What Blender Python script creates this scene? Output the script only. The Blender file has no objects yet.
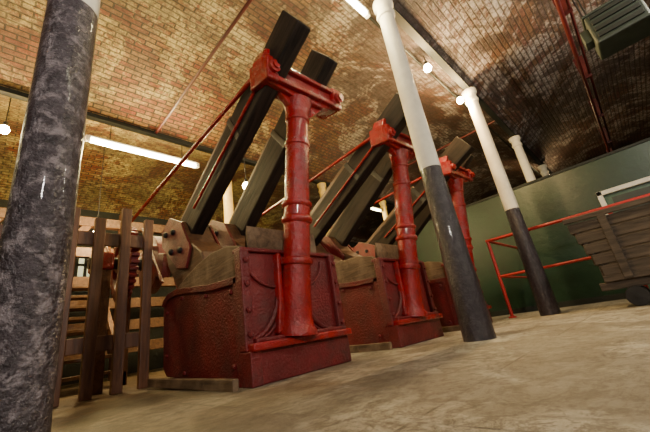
import bpy, bmesh, math, random
from mathutils import Vector, Matrix
random.seed(4)
COL=bpy.context.scene.collection
# ---------------------------------------------------------------- materials
def new_mat(name):
    m=bpy.data.materials.new(name); m.use_nodes=True
    nt=m.node_tree; return m,nt,nt.nodes["Principled BSDF"]
def noise(nt,scale,detail=5,rough=.6,vec=None,dist=0):
    n=nt.nodes.new("ShaderNodeTexNoise"); n.inputs["Scale"].default_value=scale
    n.inputs["Detail"].default_value=detail; n.inputs["Roughness"].default_value=rough
    n.inputs["Distortion"].default_value=dist
    if vec: nt.links.new(vec,n.inputs["Vector"])
    return n
def ramp(nt,src,stops):
    r=nt.nodes.new("ShaderNodeValToRGB"); nt.links.new(src,r.inputs[0])
    e=r.color_ramp.elements
    e[0].position,e[0].color=stops[0][0],(*stops[0][1],1)
    e[1].position,e[1].color=stops[-1][0],(*stops[-1][1],1)
    for p,c in stops[1:-1]:
        q=e.new(p); q.color=(*c,1)
    return r
def mixrgb(nt,fac,a,b,mode='MIX'):
    m=nt.nodes.new("ShaderNodeMixRGB"); m.blend_type=mode
    for k,v in ((0,fac),(1,a),(2,b)):
        if hasattr(v,"links"): nt.links.new(v,m.inputs[k])
        elif isinstance(v,(int,float)): m.inputs[k].default_value=v
        else: m.inputs[k].default_value=(*v,1)
    return m.outputs[0]
def bump(nt,bsdf,src,strength,dist=.02):
    b=nt.nodes.new("ShaderNodeBump"); b.inputs["Strength"].default_value=strength
    b.inputs["Distance"].default_value=dist
    nt.links.new(src,b.inputs["Height"]); nt.links.new(b.outputs[0],bsdf.inputs["Normal"])
def tex_obj(nt):
    t=nt.nodes.new("ShaderNodeTexCoord"); return t
def simple(name,col,rough=.5,metal=0,var=.25,scale=8,bmp=.2,bscale=40,bdist=.01,dirt=None,dirt_pos=(.5,.65),coat=0,drough=None,chips=None):
    m,nt,b=new_mat(name); tc=tex_obj(nt).outputs["Object"]
    n=noise(nt,scale,6,.6,tc)
    lo=tuple(c*(1-var) for c in col); hi=tuple(min(1,c*(1+var)) for c in col)
    c=ramp(nt,n.outputs[0],[(.3,lo),(.7,hi)]).outputs[0]
    if dirt:
        n2=noise(nt,scale*.7,8,.7,tc,.3)
        f=ramp(nt,n2.outputs[0],[(dirt_pos[0],(0,0,0)),(dirt_pos[1],(1,1,1))]).outputs[0]
        c=mixrgb(nt,f,c,dirt)
        if drough is not None:
            mr=nt.nodes.new("ShaderNodeMapRange"); nt.links.new(f,mr.inputs[0])
            mr.inputs[3].default_value=rough; mr.inputs[4].default_value=drough
            nt.links.new(mr.outputs[0],b.inputs["Roughness"])
    if chips:
        n6=noise(nt,scale*2.3,10,.8,tc,.2)
        f6=ramp(nt,n6.outputs[0],[(.62,(0,0,0)),(.65,(.8,.8,.8))]).outputs[0]
        c=mixrgb(nt,f6,c,chips)
    nt.links.new(c,b.inputs["Base Color"])
    if drough is None or not dirt: b.inputs["Roughness"].default_value=rough
    b.inputs["Metallic"].default_value=metal
    b.inputs["Coat Weight"].default_value=coat
    nb=noise(nt,bscale,4,.6,tc); bump(nt,b,nb.outputs[0],bmp,bdist)
    return m
def wood(name,dark,light,rough=.7,axis=1,scale=6,dust=None,spec=.5):
    m,nt,b=new_mat(name); tc=tex_obj(nt).outputs["Object"]
    mp=nt.nodes.new("ShaderNodeMapping"); nt.links.new(tc,mp.inputs[0])
    sc=[scale*4]*3; sc[axis]=scale*.35; mp.inputs["Scale"].default_value=sc
    n=noise(nt,1,8,.65,mp.outputs[0],.6)
    c=ramp(nt,n.outputs[0],[(.3,dark),(.72,light)]).outputs[0]
    if dust:
        n2=noise(nt,3,6,.7,tc); f=ramp(nt,n2.outputs[0],[(.45,(0,0,0)),(.7,(1,1,1))]).outputs[0]
        c=mixrgb(nt,f,c,dust)
    nt.links.new(c,b.inputs["Base Color"]); b.inputs["Roughness"].default_value=rough
    b.inputs["Specular IOR Level"].default_value=spec
    bump(nt,b,n.outputs[0],.5,.01); return m
RED=simple("red_gloss_paint",(.28,.006,.007),.26,0,.3,6,.7,60,.012,dirt=(.07,.009,.009),dirt_pos=(.52,.75),drough=.42,coat=.2)
REDR=simple("red_worn_paint",(.14,.008,.010),.38,0,.3,5,.8,60,.012,dirt=(.07,.018,.015),dirt_pos=(.5,.70),drough=.58,chips=(.13,.055,.045))
BLACKP=simple("black_column_paint",(.050,.039,.045),.3,0,.5,34,1.0,80,.014,dirt=(.21,.175,.185),dirt_pos=(.5,.62),coat=.12)
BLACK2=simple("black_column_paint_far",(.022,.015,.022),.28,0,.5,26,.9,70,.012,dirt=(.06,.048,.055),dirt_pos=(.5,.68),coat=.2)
WHITEP=simple("cream_column_paint",(.72,.67,.56),.5,0,.12,5,.3,30,.01,dirt=(.45,.36,.25),dirt_pos=(.6,.8))
LITCREAM=simple("cream_paint_lit_yellow",(.7,.52,.16),.5)  # far cream columns, yellow lamplight put into the colour
WTIM=wood("dark_oak_timber",(.004,.003,.003),(.038,.025,.018),.7,1,6,None,.2)
WGREY=wood("weathered_brown_wood",(.045,.025,.014),(.20,.125,.07),.7,1,5,dust=(.27,.185,.115),spec=.3)
WBRN=wood("brown_fence_wood",(.045,.014,.006),(.20,.08,.033),.45,2,5)
WORG=wood("warm_block_wood",(.04,.014,.006),(.15,.068,.026),.55,1,6)
WCART=wood("cart_wood",(.02,.015,.012),(.12,.09,.068),.8,1,6)
IRON=simple("dark_iron",(.03,.028,.028),.45,.6)
GREENB=simple("dark_green_beam_paint",(.006,.009,.007),.7)
GREY=simple("dark_grey_enamel",(.025,.035,.028),.5)
DRED=simple("dark_red_pipe_paint",(.07,.008,.008),.4)
RAILRED=simple("railing_red_paint",(.36,.015,.015),.35,0,.1)
FRAME=simple("white_frame_paint",(.7,.68,.62),.45,0,.08)
GREENW=simple("green_wall_paint",(.003,.026,.011),.4,0,.25,2,.25,12,.02,dirt=(.004,.015,.008),dirt_pos=(.5,.8))
GLASSG=simple("green_door_paint",(.06,.12,.08),.3)
DARKW=simple("dark_limewashed_wall",(.008,.009,.006),.8,0,.4,3,.5,12,.03)
def emis(name,col,st):
    m,nt,b=new_mat(name); b.inputs["Base Color"].default_value=(1,1,1,1)
    b.inputs["Emission Color"].default_value=(*col,1); b.inputs["Emission Strength"].default_value=st
    return m
TUBE=emis("fluorescent_tube_glow",(1,.95,.6),28)
BULB=emis("lamp_bulb_glow",(1,.78,.42),220)
WINE=emis("window_daylight",(.75,1,.6),.5)
def brick_mat():
    m,nt,b=new_mat("limewashed_brick_vault")
    uv=nt.nodes.new("ShaderNodeTexCoord").outputs["UV"]
    ob=nt.nodes.new("ShaderNodeTexCoord").outputs["Object"]
    br=nt.nodes.new("ShaderNodeTexBrick"); nt.links.new(uv,br.inputs["Vector"])
    br.inputs["Scale"].default_value=1; br.inputs["Brick Width"].default_value=.225
    br.inputs["Row Height"].default_value=.075; br.inputs["Mortar Size"].default_value=.011
    br.inputs["Mortar Smooth"].default_value=.4; br.inputs["Bias"].default_value=0
    br.inputs["Color1"].default_value=(.21,.045,.017,1); br.inputs["Color2"].default_value=(.33,.20,.065,1)
    br.inputs["Mortar"].default_value=(.05,.035,.02,1)
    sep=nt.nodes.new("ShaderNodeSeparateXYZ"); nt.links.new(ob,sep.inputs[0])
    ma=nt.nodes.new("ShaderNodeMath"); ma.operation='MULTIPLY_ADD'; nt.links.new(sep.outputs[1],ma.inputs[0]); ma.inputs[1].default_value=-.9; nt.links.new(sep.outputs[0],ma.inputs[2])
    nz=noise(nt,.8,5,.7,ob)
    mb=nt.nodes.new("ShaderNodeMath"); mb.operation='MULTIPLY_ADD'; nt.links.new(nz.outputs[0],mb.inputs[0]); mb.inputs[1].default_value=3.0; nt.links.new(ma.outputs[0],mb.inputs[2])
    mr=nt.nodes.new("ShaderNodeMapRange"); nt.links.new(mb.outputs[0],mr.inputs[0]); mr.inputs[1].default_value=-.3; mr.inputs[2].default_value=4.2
    dim_soot=mr.outputs[0]  # warm lit left and dim right painted into the brick, plus soot
    bricks=mixrgb(nt,dim_soot,br.outputs[0],(.08,.042,.042))
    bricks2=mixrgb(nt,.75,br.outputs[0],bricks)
    n=noise(nt,.75,14,.72,ob,.9)
    f=ramp(nt,n.outputs[0],[(.48,(0,0,0)),(.51,(.8,.8,.8)),(.7,(1,1,1))]).outputs[0]
    wash=mixrgb(nt,dim_soot,(.56,.46,.18),(.40,.37,.36))
    c=mixrgb(nt,f,bricks2,wash)
    n3=noise(nt,6,10,.85,ob,.4)
    f3=ramp(nt,n3.outputs[0],[(.50,(0,0,0)),(.53,(.9,.9,.9))]).outputs[0]
    c=mixrgb(nt,f3,c,bricks2)
    n2=noise(nt,1.0,14,.75,ob,.9)
    f2=ramp(nt,n2.outputs[0],[(.48,(0,0,0)),(.53,(.85,.85,.85))]).outputs[0]
    sc=nt.nodes.new("ShaderNodeMapRange"); nt.links.new(dim_soot,sc.inputs[0]); sc.inputs[3].default_value=.55; sc.inputs[4].default_value=1
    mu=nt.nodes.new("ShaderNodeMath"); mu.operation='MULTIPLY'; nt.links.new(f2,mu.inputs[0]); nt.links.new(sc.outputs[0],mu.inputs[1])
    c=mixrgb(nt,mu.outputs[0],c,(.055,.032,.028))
    n4=noise(nt,16,6,.8,ob)
    f4=ramp(nt,n4.outputs[0],[(.36,(.3,.26,.24)),(.6,(1.15,1.15,1.15))]).outputs[0]
    c=mixrgb(nt,.85,c,f4,'MULTIPLY')
    mm=nt.nodes.new("ShaderNodeMath"); mm.operation='MULTIPLY'; nt.links.new(br.outputs["Fac"],mm.inputs[0]); mm.inputs[1].default_value=.65
    c=mixrgb(nt,mm.outputs[0],c,(.04,.027,.015))
    nt.links.new(c,b.inputs["Base Color"]); b.inputs["Roughness"].default_value=.65
    inv=nt.nodes.new("ShaderNodeMath"); inv.operation='SUBTRACT'; inv.inputs[0].default_value=1; nt.links.new(br.outputs["Fac"],inv.inputs[1])
    ad=nt.nodes.new("ShaderNodeMath"); ad.operation='ADD'; nt.links.new(inv.outputs[0],ad.inputs[0]); nt.links.new(n3.outputs[0],ad.inputs[1])
    bump(nt,b,ad.outputs[0],.9,.02); return m
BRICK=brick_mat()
def floor_mat():
    m,nt,b=new_mat("worn_dusty_stone_floor")
    ob=nt.nodes.new("ShaderNodeTexCoord").outputs["Object"]
    br=nt.nodes.new("ShaderNodeTexBrick"); nt.links.new(ob,br.inputs["Vector"])
    br.inputs["Scale"].default_value=1; br.inputs["Brick Width"].default_value=3.4
    br.inputs["Row Height"].default_value=.85; br.inputs["Mortar Size"].default_value=.006
    br.inputs["Color1"].default_value=(.34,.32,.265,1); br.inputs["Color2"].default_value=(.40,.375,.31,1)
    br.inputs["Mortar"].default_value=(.07,.055,.04,1)
    mp=nt.nodes.new("ShaderNodeMapping"); nt.links.new(ob,mp.inputs[0]); mp.inputs["Scale"].default_value=(2.2,4,1)
    mp.inputs["Rotation"].default_value=(0,0,.12)
    g=noise(nt,2.4,12,.85,mp.outputs[0],1.2)
    gr=ramp(nt,g.outputs[0],[(.42,(.20,.17,.14)),(.48,(.8,.76,.7)),(.56,(1.12,1.12,1.12))]).outputs[0]
    c=mixrgb(nt,.9,br.outputs[0],gr,'MULTIPLY')
    n=noise(nt,1.6,12,.85,ob,.6)
    f=ramp(nt,n.outputs[0],[(.49,(0,0,0)),(.53,(.65,.65,.65))]).outputs[0]
    c=mixrgb(nt,f,c,(.50,.475,.41))
    n2=noise(nt,14,12,.88,ob,.3)
    f2=ramp(nt,n2.outputs[0],[(.50,(0,0,0)),(.54,(.8,.8,.8))]).outputs[0]
    c=mixrgb(nt,f2,c,(.13,.105,.075))
    # broad dark grimy patches
    n7=noise(nt,.9,12,.7,ob,1.0)
    f7=ramp(nt,n7.outputs[0],[(.50,(0,0,0)),(.56,(.6,.6,.6))]).outputs[0]
    c=mixrgb(nt,f7,c,(.13,.105,.075))
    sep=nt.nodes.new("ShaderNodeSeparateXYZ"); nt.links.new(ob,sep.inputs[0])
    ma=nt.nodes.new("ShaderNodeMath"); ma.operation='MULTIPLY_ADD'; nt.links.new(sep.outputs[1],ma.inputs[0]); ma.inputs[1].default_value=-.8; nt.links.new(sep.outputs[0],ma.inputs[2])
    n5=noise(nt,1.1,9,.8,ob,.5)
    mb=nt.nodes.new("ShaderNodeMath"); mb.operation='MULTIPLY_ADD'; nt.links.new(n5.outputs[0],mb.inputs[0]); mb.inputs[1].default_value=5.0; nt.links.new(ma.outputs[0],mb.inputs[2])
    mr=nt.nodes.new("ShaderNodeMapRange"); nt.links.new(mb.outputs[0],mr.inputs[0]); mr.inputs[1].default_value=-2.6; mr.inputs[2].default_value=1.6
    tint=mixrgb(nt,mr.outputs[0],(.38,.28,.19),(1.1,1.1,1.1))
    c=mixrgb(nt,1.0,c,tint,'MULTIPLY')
    nt.links.new(c,b.inputs["Base Color"])
    rr=nt.nodes.new("ShaderNodeMapRange"); nt.links.new(n.outputs[0],rr.inputs[0]); rr.inputs[3].default_value=.22; rr.inputs[4].default_value=.7
    nt.links.new(rr.outputs[0],b.inputs["Roughness"])
    ad=nt.nodes.new("ShaderNodeMath"); ad.operation='ADD'; nt.links.new(g.outputs[0],ad.inputs[0]); nt.links.new(n2.outputs[0],ad.inputs[1])
    bump(nt,b,ad.outputs[0],.6,.012); return m
FLOOR=floor_mat()
# ---------------------------------------------------------------- mesh helpers
def finish(o,mat,parent=None,bevel=0,smooth=False,seg=2):
    COL.objects.link(o)
    if mat: o.data.materials.append(mat)
    if bevel:
        b=o.modifiers.new("bevel",'BEVEL'); b.width=bevel; b.segments=seg; b.limit_method='ANGLE'
    if smooth:
        for p in o.data.polygons: p.use_smooth=True
    if parent: o.parent=parent
    return o
def box(name,lo,hi,mat,parent=None,bevel=.006,rot=None):
    c=[(a+b)/2 for a,b in zip(lo,hi)]; s=[abs(b-a) for a,b in zip(lo,hi)]
    bm=bmesh.new(); bmesh.ops.create_cube(bm,size=1); bmesh.ops.scale(bm,vec=s,verts=bm.verts)
    me=bpy.data.meshes.new(name); bm.to_mesh(me); bm.free()
    o=bpy.data.objects.new(name,me); o.location=c
    if rot: o.rotation_euler=rot
    return finish(o,mat,parent,bevel)
def poly(name,pts,axis,a,b,mat,parent=None,bevel=.006):
    bm=bmesh.new()
    def P(u,v,w):
        return {0:(w,u,v),1:(u,w,v),2:(u,v,w)}[axis]
    va=[bm.verts.new(P(u,v,a)) for u,v in pts]; vb=[bm.verts.new(P(u,v,b)) for u,v in pts]
    bm.faces.new(va); bm.faces.new(vb[::-1]); n=len(pts)
    for i in range(n): bm.faces.new((va[i],vb[i],vb[(i+1)%n],va[(i+1)%n]))
    bmesh.ops.recalc_face_normals(bm,faces=bm.faces)
    me=bpy.data.meshes.new(name); bm.to_mesh(me); bm.free()
    return finish(bpy.data.objects.new(name,me),mat,parent,bevel)
def lathe(name,prof,mat,parent=None,loc=(0,0,0),direction=(0,0,1),seg=32,smooth=True):
    bm=bmesh.new(); rings=[]
    for r,z in prof:
        rings.append([bm.verts.new((r*math.cos(2*math.pi*i/seg),r*math.sin(2*math.pi*i/seg),z)) for i in range(seg)])
    for A,B in zip(rings,rings[1:]):
        for i in range(seg): bm.faces.new((A[i],A[(i+1)%seg],B[(i+1)%seg],B[i]))
    bm.faces.new(rings[0][::-1]); bm.faces.new(rings[-1])
    me=bpy.data.meshes.new(name); bm.to_mesh(me); bm.free()
    o=bpy.data.objects.new(name,me); o.location=loc
    o.rotation_mode='QUATERNION'; o.rotation_quaternion=Vector((0,0,1)).rotation_difference(Vector(direction).normalized())
    finish(o,mat,parent,0,False)
    if smooth:
        for p in me.polygons: p.use_smooth=len(p.vertices)==4
        try: me.set_sharp_from_angle(angle=math.radians(40))
        except Exception: pass
    return o
def rod(name,p,q,r,mat,parent=None,seg=14):
    p=Vector(p);q=Vector(q); L=(q-p).length
    return lathe(name,[(r,0),(r,L)],mat,parent,p,(q-p),seg)
def tube(name,pts,r,mat,parent=None):
    cu=bpy.data.curves.new(name,'CURVE'); cu.dimensions='3D'; cu.bevel_depth=r; cu.bevel_resolution=4; cu.use_fill_caps=True
    sp=cu.splines.new('POLY'); sp.points.add(len(pts)-1)
    for i,p in enumerate(pts): sp.points[i].co=(*p,1)
    o=bpy.data.objects.new(name,cu); COL.objects.link(o); cu.materials.append(mat)
    if parent: o.parent=parent
    return o
def beam(name,p,q,w,h,mat,parent=None,bevel=.012):
    p=Vector(p);q=Vector(q); L=(q-p).length
    bm=bmesh.new(); bmesh.ops.create_cube(bm,size=1); bmesh.ops.scale(bm,vec=(w,L,h),verts=bm.verts)
    me=bpy.data.meshes.new(name); bm.to_mesh(me); bm.free()
    o=bpy.data.objects.new(name,me); o.location=(p+q)/2
    d=(q-p).normalized(); o.rotation_mode='QUATERNION'
    x=Vector((1,0,0)); x=(x-d*x.dot(d)).normalized(); z=x.cross(d)
    o.rotation_quaternion=Matrix((x,d,z)).transposed().to_quaternion()
    return finish(o,mat,parent,bevel)
def empty(name,loc):
    e=bpy.data.objects.new(name,None); e.location=loc; COL.objects.link(e); return e
# ---------------------------------------------------------------- shell
ZS=3.88; RISE=.5; X0,X1=-3.2,15.0
floor=box("floor",(X0,-2.85,-.12),(X1,9.05,0),FLOOR,None,0)
def vaults():
    bm=bmesh.new(); uvl=bm.loops.layers.uv.new("UVMap")
    lines=[-2.85,1.12,5.1,9.08]; N=20
    for a,b in zip(lines,lines[1:]):
        hw=(b-a)/2; rad=(hw*hw+RISE*RISE)/(2*RISE); cz=ZS+RISE-rad; ang=math.asin(hw/rad); arc=[]
        for i in range(N+1):
            t=-ang+2*ang*i/N; arc.append(((a+b)/2+rad*math.sin(t),cz+rad*math.cos(t),rad*(t+ang)+a*3.1))
        NX=6; xs=[X0+(X1-X0)*k/NX for k in range(NX+1)]
        V=[[bm.verts.new((x,y,z)) for (y,z,v) in arc] for x in xs]
        for k in range(NX):
            for i in range(N):
                f=bm.faces.new((V[k][i],V[k][i+1],V[k+1][i+1],V[k+1][i])); f.smooth=True
                for l,(x,v) in zip(f.loops,((xs[k],arc[i][2]),(xs[k],arc[i+1][2]),(xs[k+1],arc[i+1][2]),(xs[k+1],arc[i][2]))): l[uvl].uv=(x,v)
    me=bpy.data.meshes.new("ceiling"); bm.to_mesh(me); bm.free()
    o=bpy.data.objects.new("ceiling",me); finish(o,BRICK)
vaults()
box("wall_rear",(X0,9.05,0),(X1,9.2,4.5),DARKW,None,0)
box("wall_front",(X0,-3.0,0),(X1,-2.85,4.5),DARKW,None,0)
box("wall_left",(X0-.15,-3,0),(X0,9.2,4.5),DARKW,None,0)
box("wall_right",(X1,-3,0),(X1+.15,9.2,4.5),DARKW,None,0)
XP=7.7; PH=2.5
part=empty("wall_partition",(XP,0,0))
box("panel_a",(0,.2,0),(.1,6.2,PH),GREENW,part,0)
box("panel_b",(0,-2.85,0),(.1,-.75,PH),GREENW,part,0)
box("panel_c",(0,-.75,1.9),(.1,.2,PH),GREENW,part,0)
box("capping",(-.02,-2.85,PH),(.12,6.2,PH+.05),GREENB,part,.004)
box("skirting",(-.02,.2,0),(0,6.2,.1),GREENB,part,.003)
dr=empty("door_1",(XP,0,0))
box("jamb_a",(-.04,.12,0),(.1,.2,1.9),FRAME,dr)
box("jamb_b",(-.04,-.75,0),(.1,-.67,1.9),FRAME,dr)
box("lintel",(-.04,-.75,1.82),(.1,.2,1.9),FRAME,dr)
box("leaf",(.04,-.67,0),(.08,.12,1.82),GLASSG,dr)
box("glazing_bar",(.02,-.67,1.2),(.05,.12,1.26),FRAME,dr)
box("glass",(.03,-.55,1.3),(.045,.02,1.75),GREY,dr,0)
for i,(x,w) in enumerate(((1.25,.5),(-.9,.6),(4.2,.7))):
    wn=empty(f"window_{i+1}",(x,9.0,0))
    z0,z1=1.9,2.8
    box("pane",(0,.02,z0),(w,.04,z1),WINE,wn,0)
    for k in range(4): box(f"bar_v{k}",(w*k/3-.03,0,z0),(w*k/3+.03,.04,z1),GREENB,wn,0)
    for k in range(4): box(f"bar_h{k}",(0,0,z0+.3*k-.03),(w,.04,z0+.3*k+.03),GREENB,wn,0)
for i,y in enumerate((1.12,5.1)):
    pts=[(-.05,3.80),(.05,3.80),(.05,3.83),(.02,3.84),(.02,3.98),(-.02,3.98),(-.02,3.84),(-.05,3.83)]
    poly(f"iron_ceiling_beam{'' if i==0 else '.%03d'%i}",[(y+u,v) for u,v in pts],0,X0,X1,GREENB,None,.004)
def column(x,y,i,upper=WHITEP,lower=BLACK2,r0=.125,r1=.098,zt=1.55):
    c=empty("cast_iron_column" if i==0 else f"cast_iron_column.{i:03d}",(x,y,0))
    lathe("lower_shaft",[(r0+.0,0),(r0,.04),(r0-.004,.3),(r1,zt-.05),(r1,zt)],lower,c,seg=48)
    lathe("upper_shaft",[(r1+.001,zt),(r1-.012,3.55),(r1+.004,3.56),(r1+.01,3.6),(r1-.008,3.63),(r1-.005,3.7),(r1+.02,3.73),(r1+.02,3.795)],upper,c,seg=48)
n=0
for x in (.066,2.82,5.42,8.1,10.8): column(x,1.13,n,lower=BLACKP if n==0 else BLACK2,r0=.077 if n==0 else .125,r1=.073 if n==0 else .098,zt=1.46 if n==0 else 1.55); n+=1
for x in (.2,2.92,5.6,8.3): column(x,5.1,n,LITCREAM,LITCREAM,.1,.095); n+=1
# ---------------------------------------------------------------- fulling stocks
def stock(i,x,y):
    S=empty("fulling_stock" if i==0 else f"fulling_stock.{i:03d}",(x,y,0))
    W=.43
    side=[(0,.0),(.05,.0),(.6,.03),(1.3,.08),(1.38,.14),(1.4,.66),(1.36,.74),(1.25,.79),(1.05,.8),(.75,.76),(.4,.71),(0,.69)]
    for nme,a,b in (("side_plate_l",-W,-W+.045),("side_plate_r",W-.045,W)):
        poly(nme,side,0,a,b,REDR,S,.01)
    for sx,nme in ((-1,"l"),(1,"r")):
        xx=sx*W
        a,b=(xx-.02,xx) if sx<0 else (xx,xx+.02)
        box("edge_flange_"+nme,(a,.0,.0),(b,.06,.69),REDR,S,.006)
        poly("top_flange_"+nme,[(0,.64),(.4,.66),(.75,.71),(1.05,.745),(1.25,.735),(1.35,.68),(1.39,.7),(1.36,.74),(1.25,.79),(1.05,.8),(.75,.76),(.4,.71),(0,.69)],0,a,b,REDR,S,.004)
        for k,(yy,zz) in enumerate(((.12,.6),(.5,.64),(.95,.7),(1.28,.62),(1.28,.25),(.9,.1),(.12,.12))):
            lathe(f"bolt_{nme}{k}",[(.018,0),(.018,.012),(.010,.018)],REDR,S,(xx,yy,zz),(sx,0,0),8,False)
        ch=[(-.01,.66),(-.01,.87),(.08,.93),(.25,.975),(.5,.985),(.75,.955),(1.0,.895),(1.2,.83),(1.34,.76),(1.2,.76),(.75,.75),(.4,.70)]
        a,b=(-W+.0,-W+.075) if sx<0 else (W-.075,W)
        c1,c2=(a+.03,b+.03) if sx<0 else (a-.03,b-.03)
        poly("wood_cheek_"+nme,ch,0,c1+.016,c2,WGREY,S,.01)
    P=[]
    for k in range(15):
        t=k/14; ang=math.radians(100*t-10); P.append((.62-.62*math.cos(ang),.93-.78*math.sin(ang)))
    outer=[(yy+.02,zz-.05) for yy,zz in P][::-1]
    poly("tub_lining",P+outer,0,-W+.09,W-.09,WGREY,S,.0)
    box("tub_end",(-W+.05,1.3,.1),(W-.05,1.36,.72),WORG,S)
    poly("front_board",[(0.01,.66),(.08,.66),(.30,.93),(.10,.90),(.01,.86)],0,-W+.09,W-.09,WGREY,S,.01)
    poly("front_plate",[(-W,.2),(W,.2),(W,.8),(W-.05,.86),(.17,.87),(.12,.84),(-.12,.84),(-.17,.87),(-W,.86)],1,-.045,0,REDR,S,.008)
    bx=-.05
    for sx in (-1,1):
        box(f"front_flange{sx}",(sx*W-.035,-.085,.2),(sx*W+.035,-.0,.86),REDR,S,.01)
        poly(f"shoulder{sx}",[(bx+sx*.10,.28),(bx+sx*.17,.28),(bx+sx*.135,.5),(bx+sx*.12,.84),(bx+sx*.08,.84)],1,-.1,-.04,RED,S,.012)
        pts=[]
        for k in range(13):
            a=k/12*math.pi/2
            pts.append((bx+sx*(.10+.28*(1-math.cos(a))),-.06,.66-.40*math.sin(a)))
        tube(f"rib{sx}",pts,.018,REDR,S)
        pts=[(bx+sx*(.13+.24*(1-math.cos(k/12*math.pi/2))),-.055,.42-.17*math.sin(k/12*math.pi/2)) for k in range(13)]
        tube(f"rib_inner{sx}",pts,.010,REDR,S)
        pts=[(bx+sx*(.12+.24*math.sin(k/12*math.pi/2)),-.055,.60+.2*(1-math.cos(k/12*math.pi/2))) for k in range(13)]
        tube(f"rib_upper{sx}",pts,.012,REDR,S)
        for k,z in enumerate((.3,.45,.62,.78)):
            lathe(f"front_bolt{sx}_{k}",[(.02,0),(.02,.014),(.012,.02)],REDR,S,(sx*W,-.085,z),(0,-1,0),6,False)
    box("top_rail",(-W-.03,-.075,.845),(W+.02,.03,.875),REDR,S,.008)
    box("ledge",(-W-.02,-.15,.195),(W+.03,.03,.245),RED,S,.012)
    box("ledge_step",(-W+.02,-.125,.24),(W-.0,-.0,.27),REDR,S,.01)
    poly("plinth",[(-W-.01,0),(W+.02,0),(W+.02,.2),(-W-.01,.2)],1,-.11,0,REDR,S,.01)
    box("plinth_strip",(-W-.03,-.125,.0),(-W+.05,-.0,.2),REDR,S,.008)
    p0=Vector((bx,-.075,.26)); p1=Vector((.03,-.34,2.12)); L=(p1-p0).length
    prof=[(.15,0),(.148,.03),(.125,.06),(.115,.12),(.107,.3),(.105,.48),(.120,.49),(.124,.51),(.120,.53),(.104,.54),
          (.102,.80),(.116,.81),(.122,.83),(.116,.85),(.104,.86),(.104,.93),(.116,.94),(.120,.955),(.116,.97),(.100,.98),
          (.096,1.45),(.106,1.46),(.106,1.49),(.094,1.50),(.092,1.68),(.102,1.69),(.104,1.72),(.098,1.73),(.105,1.79),(.118,1.84),(.122,1.87),(.122,L)]
    lathe("post",prof,RED,S,p0,p1-p0,36)
    H=empty("head",(.06,-.345,2.15)); H.parent=S
    H.rotation_euler=(math.radians(8),math.radians(-4),0)
    hp=[(-.15,-.03),(-.40,.00),(-.42,.03),(-.43,.20),(-.39,.29),(-.33,.30),(-.28,.21),(-.12,.19),(.12,.18),(.28,.18),(.33,.22),(.38,.22),(.42,.18),(.42,.03),(.40,.0),(.15,-.03)]
    poly("head_beam",hp,1,-.075,.075,RED,H,.012)
    poly("head_rib_low",[(-.42,.01),(.42,.01),(.42,.05),(-.42,.05)],1,-.12,.09,RED,H,.01)
    poly("head_rib_high",[(-.42,.145),(.42,.145),(.42,.18),(-.42,.18)],1,-.115,.09,RED,H,.01)
    for sx in (-1,1):
        box(f"end_block{sx}",(sx*.37-.055,-.12,.0),(sx*.37+.055,.13,.2),RED,H,.015)
        poly(f"head_gusset{sx}",[(sx*.09,-.14),(sx*.28,.01),(sx*.09,.01)],1,-.03,.03,RED,H,.006)
        lathe(f"bearing{sx}",[(.05,0),(.05,.03),(.03,.035),(.03,.05)],RED,H,(sx*.37,-.12,.10),(0,-1,0),20)
    beam("hammer_shaft_l",(-.25,1.42,1.30),(-.25,-.74,2.50),.13,.31,WTIM,S,.014)
    beam("hammer_shaft_r",(.25,1.30,1.27),(.25,-.56,2.60),.13,.31,WTIM,S,.014)
    beam("shaft_packing_l",(-.25,1.34,1.55),(-.25,.2,2.18),.10,.06,WORG,S,.008)
    beam("shaft_packing_r",(.25,1.2,1.55),(.25,.3,2.19),.10,.06,WORG,S,.008)
    for nm,xc,yc,zc in (("l",-.25,.15,2.02),("r",.25,.15,2.10)):
        box("iron_strap_"+nm,(xc-.07,yc-.03,zc-.16),(xc+.07,yc+.03,zc+.16),IRON,S,.004,(math.radians(-29 if nm=="l" else -35),0,0))
    for sx,xc,dy in ((-1,-.22,0),(1,.2,-.1)):
        foot=[(1.62,1.42),(1.45,1.60),(1.15,1.50),(.98,1.25),(.72,1.07),(.66,.90),(.74,.80),(.84,.88),(.92,.76),(1.02,.84),(1.12,.74),(1.26,.86),(1.5,1.12)]
        poly(f"hammer_foot{sx}",[(u+dy,v) for u,v in foot],0,xc-.14,xc+.14,WORG,S,.015)
        for s2 in (-1,1):
            q=[(1.62,1.52),(1.4,1.62),(1.12,1.48),(.90,1.15),(1.0,.98),(1.2,1.02),(1.35,1.15),(1.6,1.35)]
            poly(f"foot_plate{sx}{s2}",[(u+dy,v) for u,v in q],0,xc+s2*.14,xc+s2*.165,REDR,S,.004)
            for k,(u,v) in enumerate(((1.48,1.45),(1.28,1.42),(1.1,1.18),(1.32,1.22))):
                lathe(f"foot_bolt{sx}{s2}{k}",[(.032,0),(.032,.02),(.016,.03)],IRON,S,(xc+s2*.165,u+dy,v),(s2,0,0),6,False)
    rod("tie_rod",(-.34,-.3,2.27),(-.42,3.1,2.0),.021,RED,S)
    rod("tie_rod_low",(-.34,.9,1.55),(-.32,-.3,2.2),.013,RED,S)
    rod("trip_rod",(-.41,1.5,.95),(-.41,2.2,1.75),.016,REDR,S)
    rod("trip_rod_b",(-.05,.9,1.1),(-.05,2.2,1.85),.016,REDR,S)
    beam("bearer_board",(-.50,1.5,.05),(-.53,-.06,.03),.04,.07,WGREY,S,.006)
    box("sole_timber",(-W+.02,.1,0),(W-.02,1.4,.06),WORG,S)
    return S
for i in range(3): stock(i,1.6+1.6*i,1.95)
T=empty("tappet_shaft",(0,4.3,1.35))
rod("shaft",(.7,0,0),(5.9,0,0),.07,IRON,T,20)
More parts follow.
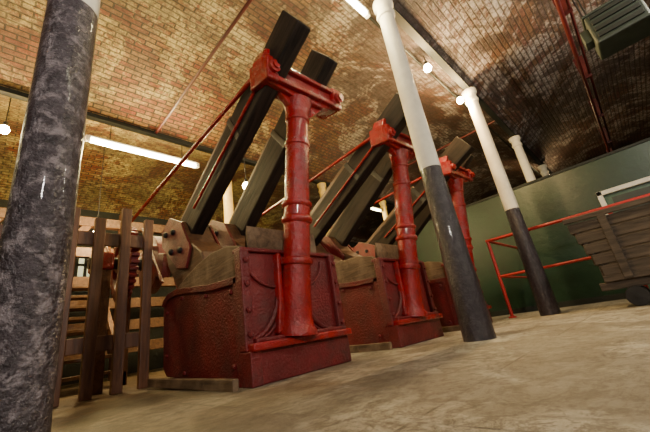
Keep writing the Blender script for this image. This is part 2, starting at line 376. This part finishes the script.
for k in range(3):
    for j,dx in enumerate((-.24,.2)):
        xc=1.6+1.6*k+dx
        pts=[]
        for a in range(48):
            t=2*math.pi*a/48; r=.36+(.16 if (a%24)<5 else 0); pts.append((r*math.cos(t+.6*j),r*math.sin(t+.6*j)))
        poly(f"cam_{k}{j}",pts,0,xc-.05,xc+.05,REDR,T,.01)
        for b in range(6):
            t=b*math.pi/3; lathe(f"cam_bolt_{k}{j}{b}",[(.03,0),(.03,.02),(.018,.03)],IRON,T,(xc-.05,.22*math.cos(t),.22*math.sin(t)),(-1,0,0),8,False)
gp=[]
for a in range(36):
    for da,r in ((-.055,.40),(-.03,.45),(.03,.45),(.055,.40)):
        t=2*math.pi*a/36+da; gp.append((r*math.cos(t),r*math.sin(t)))
bm=bmesh.new()
no=len(gp); inn=[(.33*math.cos(math.atan2(v,u)),.33*math.sin(math.atan2(v,u))) for u,v in gp]
A=[bm.verts.new((-.04,u,v)) for u,v in gp]; B=[bm.verts.new((.04,u,v)) for u,v in gp]
Ai=[bm.verts.new((-.04,u,v)) for u,v in inn]; Bi=[bm.verts.new((.04,u,v)) for u,v in inn]
for k in range(no):
    q=(k+1)%no
    bm.faces.new((A[k],A[q],B[q],B[k])); bm.faces.new((Ai[k],Ai[q],Bi[q],Bi[k]))
    bm.faces.new((A[k],A[q],Ai[q],Ai[k])); bm.faces.new((B[k],B[q],Bi[q],Bi[k]))
bmesh.ops.recalc_face_normals(bm,faces=bm.faces)
me=bpy.data.meshes.new("spur_gear_rim"); bm.to_mesh(me); bm.free()
go=bpy.data.objects.new("spur_gear_rim",me); go.location=(1.05,0,0); finish(go,REDR,T)
for a in range(6):
    t=a*math.pi/3; rod(f"gear_spoke_{a}",(1.05,0,0),(1.05,.35*math.cos(t),.35*math.sin(t)),.03,REDR,T)
lathe("gear_hub",[(.11,0),(.11,.14)],REDR,T,(.98,0,0),(1,0,0))
for k,xx in enumerate((.82,5.8)):
    box(f"bearing_post{k}",(xx-.08,-.12,-1.35),(xx+.08,.12,-.08),WORG,T)
    box(f"bearing_block{k}",(xx-.1,-.14,-.1),(xx+.1,.14,.1),RED,T,.02)
# ---------------------------------------------------------------- wooden fence
Fn=empty("wooden_fence",(0,3.72,0))
for k,(x,w,hh) in enumerate(((-.55,.10,1.6),(-.22,.10,1.6),(.12,.08,1.6),(.44,.11,1.74),(.67,.09,1.66),(.90,.09,1.80),(1.12,.085,1.70))):
    box(f"pale_{k}",(x-w/2,-.05,0),(x+w/2,.02,hh),WBRN,Fn,.006)
for k,z in enumerate((.45,1.46)):
    box(f"rail_{k}",(-.8,.02,z-.07),(1.18,.06,z+.07),WBRN,Fn,.006)
St=empty("timber_steps",(.55,4.9,0))
for k in range(8):
    box(f"tread_{k}",(0,.22*k,.19*(k+1)-.04),(.7,.22*k+.26,.19*(k+1)),WORG,St,.004)
for sx in (0,.7):
    poly(f"string_{sx}",[(-.05,0),(.2,0),(1.9,1.46),(1.9,1.66),(1.7,1.66),(-.05,.16)],0,sx-.03,sx+.03,WBRN,St,.004)
    box(f"newel_{sx}",(sx-.04,-.05,0),(sx+.04,.05,1.1),WBRN,St,.004)
    beam(f"handrail_{sx}",(sx,0,1.05),(sx,1.8,2.55),.05,.07,WBRN,St)
Tf=empty("timber_frame",(0,7.1,0))
for k,x in enumerate((-.6,.6,1.7,2.9)):
    box(f"post_{k}",(x-.09,-.09,0),(x+.09,.09,3.1),WBRN,Tf)
    poly(f"brace_{k}",[(x+.05,2.2),(x+.15,2.15),(x+.55,2.75),(x+.42,2.8)],1,-.05,.05,WORG,Tf)
for k,z in enumerate((.5,.9,1.3,1.7,2.25,2.85)):
    box(f"cross_beam_{k}",(-.9,-.07,z-.09),(3.2,.07,z+.09),WORG,Tf)
# ---------------------------------------------------------------- red pipe railing
Rl=empty("pipe_railing",(5.92,0,0))
for k,y in enumerate((1.76,.1,-1.5)):
    rod(f"post_{k}",(0,y,0),(0,y,1.28),.026,RAILRED,Rl)
    lathe(f"foot_{k}",[(.06,0),(.06,.015),(.035,.03)],RAILRED,Rl,(0,y,0))
rod("top_rail",(0,1.79,1.28),(0,-2.6,1.28),.026,RAILRED,Rl)
rod("mid_rail",(0,1.76,.66),(0,-2.6,.66),.022,RAILRED,Rl)
rod("return_top_rail",(0,1.76,1.28),(1.75,1.76,1.28),.024,RAILRED,Rl)
rod("return_mid_rail",(0,1.76,.66),(1.75,1.76,.66),.02,RAILRED,Rl)
# ---------------------------------------------------------------- slatted cart
C=empty("wooden_cart",(4.9,-.25,0))
L=.62
for sx,x in ((0,0.0),(1,.62)):
    for k in range(5):
        z0=.36+.135*k; fl=.03*k
        box(f"side_slat{sx}_{k}",(x-.02,-L-fl,z0),(x+.02,L+fl*1.2,z0+.118),WCART,C,.006)
    for k,yy in enumerate((-.5,-.05,.42)):
        box(f"side_post{sx}_{k}",(x-.05 if sx==0 else x+.02,yy-.04,.3),(x-.02 if sx==0 else x+.05,yy+.04,1.06),WCART,C,.006,)
for e,yy in ((0,-L),(1,L)):
    for k in range(5):
        z0=.36+.135*k; fl=.03*k
        ye=yy+(fl if e else -fl)
        box(f"end_slat{e}_{k}",(.02,ye-.02,z0),(.6,ye+.02,z0+.118),WCART,C,.006)
box("deck",(-.03,-L-.02,.29),(.65,L+.02,.36),WCART,C,.008)
box("chassis_a",(.02,-L-.05,.20),(.12,L+.08,.29),WCART,C,.008)
box("chassis_b",(.5,-L-.05,.20),(.6,L+.08,.29),WCART,C,.008)
box("top_rim",(-.05,-L-.16,1.03),(-.0,L+.17,1.09),WCART,C,.008)
box("top_rim_b",(.62,-L-.16,1.03),(.67,L+.17,1.09),WCART,C,.008)
for k,(xx,yy) in enumerate(((-.0,.42),(.62,.42),(-.0,-.42),(.62,-.42))):
    lathe(f"wheel_{k}",[(.10,0),(.105,.01),(.105,.05),(.10,.06),(.06,.06),(.05,.075),(.03,.075)],IRON,C,(xx-.03,yy,.106),(1,0,0),24)
for k,yy in enumerate((.42,-.42)): rod(f"axle_{k}",(-.05,yy,.106),(.68,yy,.106),.02,IRON,C); box(f"axle_block_{k}",(.02,yy-.06,.1),(.6,yy+.06,.21),WCART,C,.006)
# ---------------------------------------------------------------- ceiling services
rod("ceiling_tie_rod",(1.6,1.15,3.86),(1.6,5.1,3.86),.022,DRED)
rod("ceiling_tie_rod.001",(7.0,1.15,3.86),(7.0,5.1,3.86),.022,DRED)
P=empty("sprinkler_pipe",(0,0,0))
rod("main",(2.5,-.36,3.80),(14.5,-.36,3.80),.028,DRED,P)
rod("branch",(2.5,-.46,3.84),(14.5,-.46,3.84),.018,DRED,P)
for k in range(6):
    x=3+2*k; box(f"hanger_{k}",(x-.015,-.48,3.78),(x+.015,-.34,4.24),DRED,P,0)
Cn=empty("electrical_conduit",(0,0,0))
rod("run",(2.6,1.36,3.86),(14.0,1.36,3.86),.018,GREENB,Cn)
Hh=empty("unit_heater",(4.8,-.72,3.12))
box("casing",(-.22,-.24,-.22),(.22,.24,.22),GREY,Hh,.02)
for k in range(4): box(f"louvre_{k}",(-.24,-.2,-.16+.09*k),(-.215,.2,-.11+.09*k),GREENB,Hh,.003)
box("flange",(-.24,-.26,.17),(.24,.26,.2),GREY,Hh,.008)
box("junction_box",(-.1,.24,-.08),(.08,.32,.1),GREY,Hh,.008)
for k,(xx,yy) in enumerate(((-.18,-.2),(.18,.2),(-.18,.2),(.18,-.2))): rod(f"hanger_{k}",(xx,yy,.22),(xx,yy,1.1),.01,IRON,Hh)
# ---------------------------------------------------------------- lights
def light(kind,name,loc,power,col,size=.1,rot=None,sy=None,parent=None):
    l=bpy.data.lights.new(name,kind); l.energy=power; l.color=col
    if kind=='AREA':
        l.shape='RECTANGLE'; l.size=size; l.size_y=sy or size
    else: l.shadow_soft_size=size
    o=bpy.data.objects.new(name,l); o.location=loc
    if rot: o.rotation_euler=rot
    COL.objects.link(o)
    if parent: o.parent=parent
    return o
nf=0
def fluoro(x,y,z,L,power,col=(1,.80,.36),ztop=3.79,tr=.026):
    global nf
    e=empty("fluorescent_light" if nf==0 else f"fluorescent_light.{nf:03d}",(x,y,z)); nf+=1
    box("housing",(-L/2,-.03,tr+.004),(L/2,.03,.07),FRAME,e,.006)
    rod("tube",(-L/2+.03,0,0),(L/2-.03,0,0),tr,TUBE,e)
    for s in (-1,1):
        box(f"cap{s}",(s*L/2-.03,-.03,-.03),(s*L/2+.03,.03,.06),FRAME,e,.005)
        rod(f"drop{s}",(s*L/3,0,.07),(s*L/3,0,ztop-z),.006,IRON,e)
    for k in (-1,0,1): light('POINT',f"glow{k}",(k*L/3,0,-.09),power/3,col,.05,None,None,e)
fluoro(1.5,5.1,3.42,1.65,400,(1,.78,.32),tr=.04)
fluoro(2.25,1.30,3.70,.9,95,(1,.82,.42),3.9,.035)
fluoro(7.5,5.1,3.45,1.2,60)
fluoro(-1.2,5.1,3.42,1.5,80)
fluoro(1.0,-1.6,3.4,1.6,25,(1,.92,.74),4.1)  # added unseen fixture behind the camera, fill for the machine fronts
fluoro(4.6,-1.7,3.4,1.6,200,(1,.92,.74),4.1)  # added fixture out of view, brightens the floor on the right
nb=0
def bulb(x,y,z,power,ztop,col=(1,.66,.27)):
    global nb
    e=empty("pendant_bulb" if nb==0 else f"pendant_bulb.{nb:03d}",(x,y,z)); nb+=1
    lathe("glass",[(.012,.065),(.04,.045),(.058,.0),(.045,-.04),(.012,-.058)],BULB,e,seg=20)
    lathe("holder",[(.025,.055),(.025,.11),(.01,.13)],IRON,e,seg=12)
    rod("flex",(0,0,.12),(0,0,ztop-z),.006,IRON,e)
    light('POINT',"glow",(0,0,-.12),power,col,.04,None,None,e)
bulb(4.05,1.24,3.62,200,3.85)
bulb(5.25,1.26,3.62,200,3.85)
bulb(2.62,4.0,2.6,60,4.3)
bulb(-.2,5.3,3.38,150,3.9)
bulb(11,1.1,3.5,30,3.79)
bulb(1.15,6.6,2.5,50,4.3)  # extra bulb added to light the machinery behind the fence
Fill=empty("added_fill_lamp",(-.6,-1.6,0))  # added flood on a tripod, unseen behind the camera, front fill
for k in range(3):
    a=k*2.094; rod(f"leg_{k}",(0,0,.6),(.4*math.cos(a),.4*math.sin(a),.01),.012,IRON,Fill)
rod("mast",(0,0,.5),(0,0,1.9),.015,IRON,Fill)
box("lamp_housing",(-.18,-.16,1.86),(.18,-.04,2.1),GREY,Fill)
light('AREA',"flood",(0,-.02,1.98),165,(1,.93,.84),.3,(math.radians(86),0,math.radians(-36)),.2,Fill)
w=bpy.data.worlds.new("world"); bpy.context.scene.world=w; w.use_nodes=True
w.node_tree.nodes["Background"].inputs[0].default_value=(.5,.45,.35,1); w.node_tree.nodes["Background"].inputs[1].default_value=.1
# ---------------------------------------------------------------- camera
f=322.0; d=913.0; p=math.atan(f/d); c=math.cos(p); s=math.sin(p); az=math.radians(42.6)
F0=Vector((math.cos(az),math.sin(az),0)); R0=Vector((math.sin(az),-math.cos(az),0)); Zu=Vector((0,0,1))
F=F0*c+Zu*s; U0=-F0*s+Zu*c; ro=math.atan2(.157,.988)
R=R0*math.cos(ro)-U0*math.sin(ro); U=R0*math.sin(ro)+U0*math.cos(ro)
cam=bpy.data.cameras.new("camera"); co=bpy.data.objects.new("camera",cam); COL.objects.link(co)
M=Matrix((R,U,-F)).transposed().to_4x4(); M.translation=Vector((0,0,.25)); co.matrix_world=M
cam.sensor_width=36; cam.lens=f/650*36; cam.clip_start=.02
bpy.context.scene.camera=co
